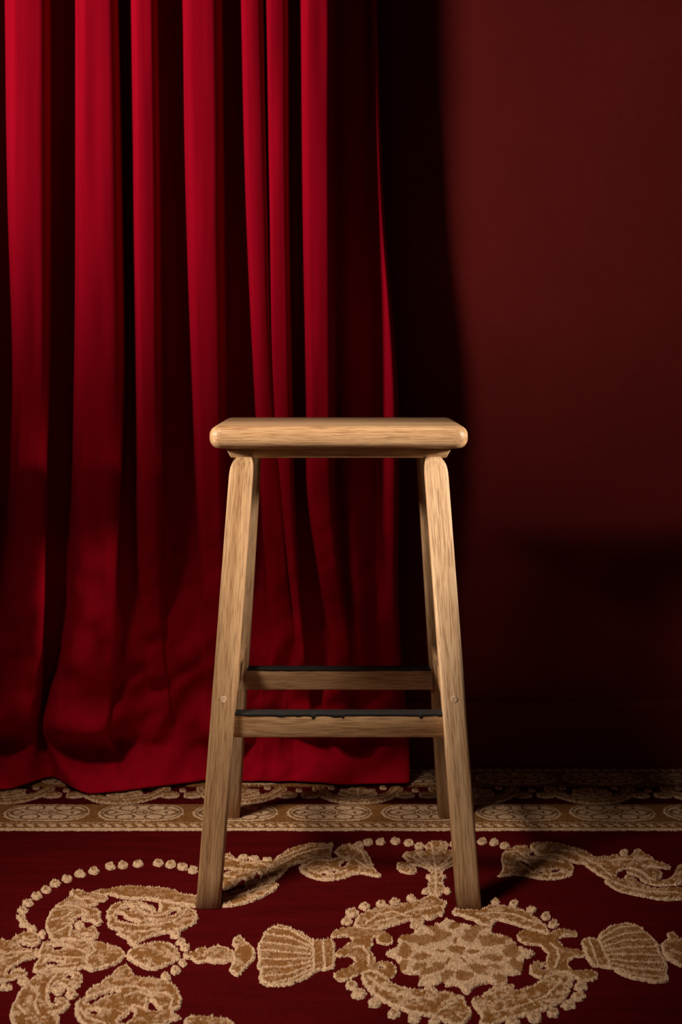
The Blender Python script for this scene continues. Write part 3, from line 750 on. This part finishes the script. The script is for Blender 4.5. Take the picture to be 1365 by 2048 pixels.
def rope(yc):
    def fn(gx, gy):
        n = vnoise(gx, gy, 0.003, 1.0)
        dash = (np.abs(((gx / 0.0185) % 1) - .5 + 0.12 * np.sign(gy - yc)) < .22 + .12 * n) & (np.abs(gy - yc) < .0058 + .002 * n)
        edge = np.abs(gy - yc) > .0115
        t = np.where(dash | edge, 1.0, 0.0)
        return np.where((t > .5)[..., None], CREAM, GOLD * .8 + BROWN * .2)
    return fn


def ground(gx, gy):
    n = vnoise(gx, gy, 0.004, 3.0)[..., None]
    return GOLD * (0.55 + .35 * n) + BROWN * .3


strip('rope_stripe', 2.192, 2.224, rope(2.2085))
strip('border_stripe', 2.224, 2.314, ground)
strip('border_stripe', 2.413, 2.488, ground)
strip('rope_stripe', 2.488, 2.508, rope(2.499))


def cartouche_mesh(flip):
    hx, hy = 0.0790, 0.0415 if not flip else 0.0355
    out = np.array([(-hx, 0), (-hx + .010, hy * .62), (-hx + .030, hy), (hx - .030, hy), (hx - .010, hy * .62), (hx, 0), (hx - .010, -hy * .62), (hx - .030, -hy), (-hx + .030, -hy), (-hx + .010, -hy * .62)])
    P_ = chaikin(out, 2)
    gx, gy = grid_for(P_.min(0), P_.max(0), 0.0014)
    sd = sdf(gx, gy, P_)
    n = vnoise(gx, gy, 0.004, 1.0)
    brown = np.zeros(gx.shape)
    ring = lambda d, w=.0021: np.clip((w * (.6 + .8 * n) - np.abs(d)) / .0008, 0, 1)
    brown = np.maximum(brown, ring(sd - .0075))
    def oval(cx, cy, rx, ry, w=.0021):
        q = np.sqrt(((gx - cx) / rx) ** 2 + ((gy - cy) / ry) ** 2)
        return ring((q - 1) * min(rx, ry), w)
    for sx in (-1, 1):
        for sy in (-1, 1):
            brown = np.maximum(brown, oval(sx * .025, sy * hy * .52, .0155, hy * .30))
        leaf = np.array([(sx * .010, 0), (sx * .030, hy * .28), (sx * .052, hy * .42), (sx * .068, 0), (sx * .052, -hy * .42), (sx * .030, -hy * .28)])
        brown = np.maximum(brown, ring(sdf(gx, gy, chaikin(leaf, 1))))
        brown = np.maximum(brown, oval(sx * .052, 0, .009, hy * .2))
        brown = np.maximum(brown, ring(seg_dist(gx, gy, np.array([(sx * .012, 0.0), (sx * .045, 0.0)]), False), .0014))
    brown = np.maximum(brown, oval(0, 0, .010, hy * .26))
    brown = np.maximum(brown, oval(0, 0, .004, hy * .1))
    brown = np.maximum(brown, np.clip((vnoise(gx, gy, 0.006, 12.0) - .82) * 6, 0, .5))
    c = CREAM * (1 - brown[..., None]) + (GOLD * .25 + BROWN * .75) * brown[..., None]
    return heightfield('cartouche', gx, gy, sd, c, rug, h=0.0042, edge=0.003, origin=(0, 0), jit=.5, tuft=0.0017, th=0.0009)


for flip, yc in ((False, 2.2685), (True, 2.4505)):
    proto = cartouche_mesh(flip)
    for k in range(-5, 6):
        o = proto if k == -5 else proto.copy()
        if k != -5:
            COL.objects.link(o)
        o.parent = rug
        o.location = (-0.0196 + 0.1645 * k + (0.02 if flip else 0) - RX, yc - RY, -RZ)


def border_piece(name, outline, lines=(), holes=(), rim=.0028):
    P_ = chaikin(np.array(outline), 2)
    gx, gy = grid_for(P_.min(0), P_.max(0), 0.0014)
    sd = sdf(gx, gy, P_)
    for h_ in holes:
        sd = np.minimum(sd, -sdf(gx, gy, chaikin(np.array(h_), 2)))
    n = vnoise(gx, gy, 0.004, 1.0)
    t = np.clip((rim * (.7 + .6 * n) - sd) / .001, 0, 1)
    t = np.maximum(t, .6 * np.clip((n - .5) * 5, 0, 1))
    for l in lines:
        t = np.maximum(t, np.clip((.0022 - seg_dist(gx, gy, np.array(l), False)) / .001, 0, 1))
    return heightfield(name, gx, gy, sd, yarn(t), rug, h=0.0038, edge=0.003, origin=(0, 0), th=0.0014)


gar = [(-.086, .092), (-.078, .060), (-.060, .030), (-.035, .010), (0, .004), (.035, .010), (.060, .030), (.078, .060), (.086, .092), (.062, .094), (.055, .066), (.035, .042), (.012, .034), (0, .031), (-.012, .034), (-.035, .042), (-.055, .066), (-.062, .094)]
fan = [(-.004, .036), (-.022, .046), (-.040, .060), (-.030, .070), (-.034, .084), (-.018, .080), (-.010, .096), (0, .086), (.010, .096), (.018, .080), (.034, .084), (.030, .070), (.040, .060), (.022, .046), (.004, .036)]
ov = [(-.018, 0), (-.013, .012), (0, .016), (.013, .012), (.018, 0), (.013, -.011), (0, -.014), (-.013, -.011)]
dot = [(-.008, 0), (-.004, .007), (.004, .007), (.008, 0), (.004, -.007), (-.004, -.007)]
pg = border_piece('garland', gar, lines=[[(-.074, .08), (-.05, .035), (0, .017), (.05, .035), (.074, .08)]])
pf = border_piece('palmette', fan, lines=[[(0, .04), (0, .09)], [(0, .045), (-.03, .075)], [(0, .045), (.03, .075)]])
po = border_piece('rosebud', ov, lines=[[(-.008, 0), (.008, 0)]])
pd = border_piece('bead', dot)


def put(proto, x, y, first=[]):
    if proto.name in first:
        o = proto.copy(); COL.objects.link(o); o.parent = rug
    else:
        o = proto; first.append(proto.name)
    o.location = (x - RX, y - RY, -RZ)


for k in range(-4, 5):
    xc = 0.0305 + 0.2140 * k
    put(pg, xc, 2.3135)
    put(pf, xc, 2.3105)
    for s in (-1, 1):
        put(po, xc + .107 + s * .0205, 2.3135 + .050)
        put(pd, xc + .107 + s * .031, 2.3135 + .087)
        put(pd, xc + s * .048, 2.3135 + .090)
    put(pd, xc + .107, 2.3135 + .076)

# ------------------------------------------------------------------ bar stool
def set_grain(o, fn=None):
    """wood coordinates that follow the part's own long axis"""
    n = len(o.data.vertices)
    co = np.empty(n * 3, np.float32)
    o.data.vertices.foreach_get('co', co)
    co = co.reshape(-1, 3)
    if fn is not None:
        co = fn(co).astype(np.float32)
    at = o.data.attributes.new('grain', 'FLOAT_VECTOR', 'POINT')
    at.data.foreach_set('vector', co.ravel())
    return o


stool = empty('bar_stool', (-0.0035, 2.079, 0.0))
tag(stool, 'backless light oak bar stool with splayed legs and black-topped rungs', 'stool')

ZT, ZS = 0.697, 0.6625          # seat top and underside
# seat: a slab with rounded plan corners and a bullnose edge
bm = bmesh.new()
bmesh.ops.create_cube(bm, size=1.0)
for v in bm.verts:
    v.co = (v.co.x * .3905, v.co.y * .268, ZS if v.co.z < 0 else ZT)
bmesh.ops.bevel(bm, geom=[e for e in bm.edges if abs(e.verts[0].co.z - e.verts[1].co.z) > .01], offset=.020, segments=5, affect='EDGES', profile=.5)
bmesh.ops.bevel(bm, geom=[e for e in bm.edges if abs(e.verts[0].co.z - e.verts[1].co.z) < 1e-5 and len(e.link_faces) == 2 and abs(sum(abs(f.normal.z) for f in e.link_faces) - 1) < .01],
                offset=.0145, segments=6, affect='EDGES', profile=.5)
set_grain(from_bm('seat', bm, M_WOOD_X, stool))
# tapered block under the seat
bm = bmesh.new()
bmesh.ops.create_cube(bm, size=1.0)
for v in bm.verts:
    top = v.co.z > 0
    v.co = (math.copysign(.1725 if top else .1640, v.co.x), math.copysign(.1085 if top else .1000, v.co.y), ZS + .001 if top else .6465)
bmesh.ops.bevel(bm, geom=list(bm.edges), offset=.0022, segments=2, affect='EDGES', profile=.5)
set_grain(from_bm('seat_block', bm, M_WOOD_X, stool))

LEG_H = 0.649
X_FOOT, X_TOP, Y_FOOT, Y_TOP, HALF = .1900, .1475, .1772, .0955, .0176


def leg_axis(z):
    t = z / .64
    return X_FOOT + (X_TOP - X_FOOT) * t, Y_FOOT + (Y_TOP - Y_FOOT) * t


def leg(sx, sy):
    secs = []
    hs = [(0, -.0012), (.0012, 0)] + [(z, 0) for z in np.linspace(.05, LEG_H - .030, 10)] + \
         [(LEG_H - .022, -.0004), (LEG_H - .015, -.0014), (LEG_H - .010, -.0030), (LEG_H - .006, -.0052), (LEG_H - .003, -.0075), (LEG_H, -.010)]
    for z, d in hs:
        cx, cy = leg_axis(z)
        low = z < .1
        hf = HALF + (d if low else d * .30)
        r = min(.0048, hf * .6)
        out = 0 if low else d * .70                      # only the outer shoulder is well rounded
        ring = []
        for q in range(4):
            mx, my = ((1, 1), (-1, 1), (-1, -1), (1, -1))[q]
            for k in range(5):
                a = math.pi / 2 * (q + k / 4)
                ring.append((sx * cx + mx * (hf - r) + r * math.cos(a) + (sx * out * (1 if mx * sx > 0 else 0)), sy * cy + my * (hf - r) + r * math.sin(a), z))
        secs.append(ring)
    V = np.array(secs)
    nv, nu = V.shape[:2]
    V0 = V.copy()
    o = grid_mesh('leg', V, nu, nv, M_WOOD_Z, stool, closed_u=True)
    bm = bmesh.new(); bm.from_mesh(o.data); bm.verts.ensure_lookup_table()
    bm.faces.new([bm.verts[i] for i in range(nu)][::-1])
    bm.faces.new([bm.verts[(nv - 1) * nu + i] for i in range(nu)])
    bmesh.ops.recalc_face_normals(bm, faces=bm.faces)
    bm.to_mesh(o.data); bm.free()

    def straight(co):
        ax = X_FOOT + (X_TOP - X_FOOT) * co[:, 2] / .64
        ay = Y_FOOT + (Y_TOP - Y_FOOT) * co[:, 2] / .64
        return np.stack([co[:, 0] - sx * ax + .013 * sx, co[:, 1] - sy * ay + .017 * sy, co[:, 2]], -1)
    return set_grain(o, straight)


Z_SIDE = .2945
for sx, sy in ((-1, -1), (1, -1), (-1, 1), (1, 1)):
    lg = leg(sx, sy)
    # light dowel plug flush in the outer face, at the height of the side stretcher
    cx, cy = leg_axis(Z_SIDE)
    bm = bmesh.new()
    bmesh.ops.create_cone(bm, cap_ends=True, segments=20, radius1=.0052, radius2=.0046, depth=.004)
    for v in bm.verts:
        x, y, z = v.co
        v.co = (sx * cx + x, sy * (cy + HALF - .0010 + z), Z_SIDE + y)
    bmesh.ops.recalc_face_normals(bm, faces=bm.faces)
    set_grain(from_bm('dowel_plug', bm, M_DOWEL, lg, smooth=False))

Z0, Z1 = .2345, .2685
lx = leg_axis(.25)[0] - HALF
for s, yf in ((-1, 1.9335 - 2.079), (1, 2.2046 - 2.079)):
    y0, y1 = (yf, yf + .0205)
    bm = rounded_box((-lx - .004, y0, Z0), (lx + .004, y1, Z1), .0012, 2)
    rg = set_grain(from_bm('rung', bm, M_WOOD_X, stool))
    # rubber tread glued on top; its trimmed front edge runs over the wood here and there
    xs = np.linspace(-lx + .001, lx - .001, 170)
    lip = 0.0010 + 0.0012 * vnoise(xs, xs * 0, .012, 2.0 + s)
    if s < 0:
        for c, w, d in ((-.085, .012, .0035), (-.060, .008, .0030), (-.038, .004, .0070), (-.004, .014, .0038), (.006, .003, .0060), (.122, .004, .0058), (.060, .02, .0018), (.150, .006, .003)):
            lip = np.maximum(lip, d * np.clip(1 - ((xs - c) / w) ** 2, 0, 1))
    yf_, yb_ = y0 - .0009, y1 + .0004
    top = Z1 + .0024 + .0004 * (vnoise(xs, xs * 0, .006, 5.0) - .5)
    o_ = np.ones_like(xs)
    V = np.stack([np.stack([xs, yf_ * o_ + .0006, Z1 - lip], -1), np.stack([xs, yf_ * o_, Z1 - lip + .0005], -1),
                  np.stack([xs, yf_ * o_, top - .0006], -1), np.stack([xs, yf_ * o_ + .0008, top], -1),
                  np.stack([xs, yb_ * o_ - .0008, top], -1), np.stack([xs, yb_ * o_, top - .0006], -1),
                  np.stack([xs, yb_ * o_, Z1 - .0005 * o_], -1)], 0)
    grid_mesh('rubber_tread', V, len(xs), V.shape[0], M_GRIP, rg)

for sx in (-1, 1):
    cx, cy = leg_axis(Z_SIDE)
    bm = rounded_box((-.0105, -cy + .006, Z_SIDE - .0172), (.0105, cy - .006, Z_SIDE + .0172), .003, 2)
    for v in bm.verts:
        v.co.x += sx * (cx - .0035) + (-sx) * 0.0663 * (v.co.z - Z_SIDE)
    set_grain(from_bm('side_stretcher', bm, M_WOOD_Y, stool))
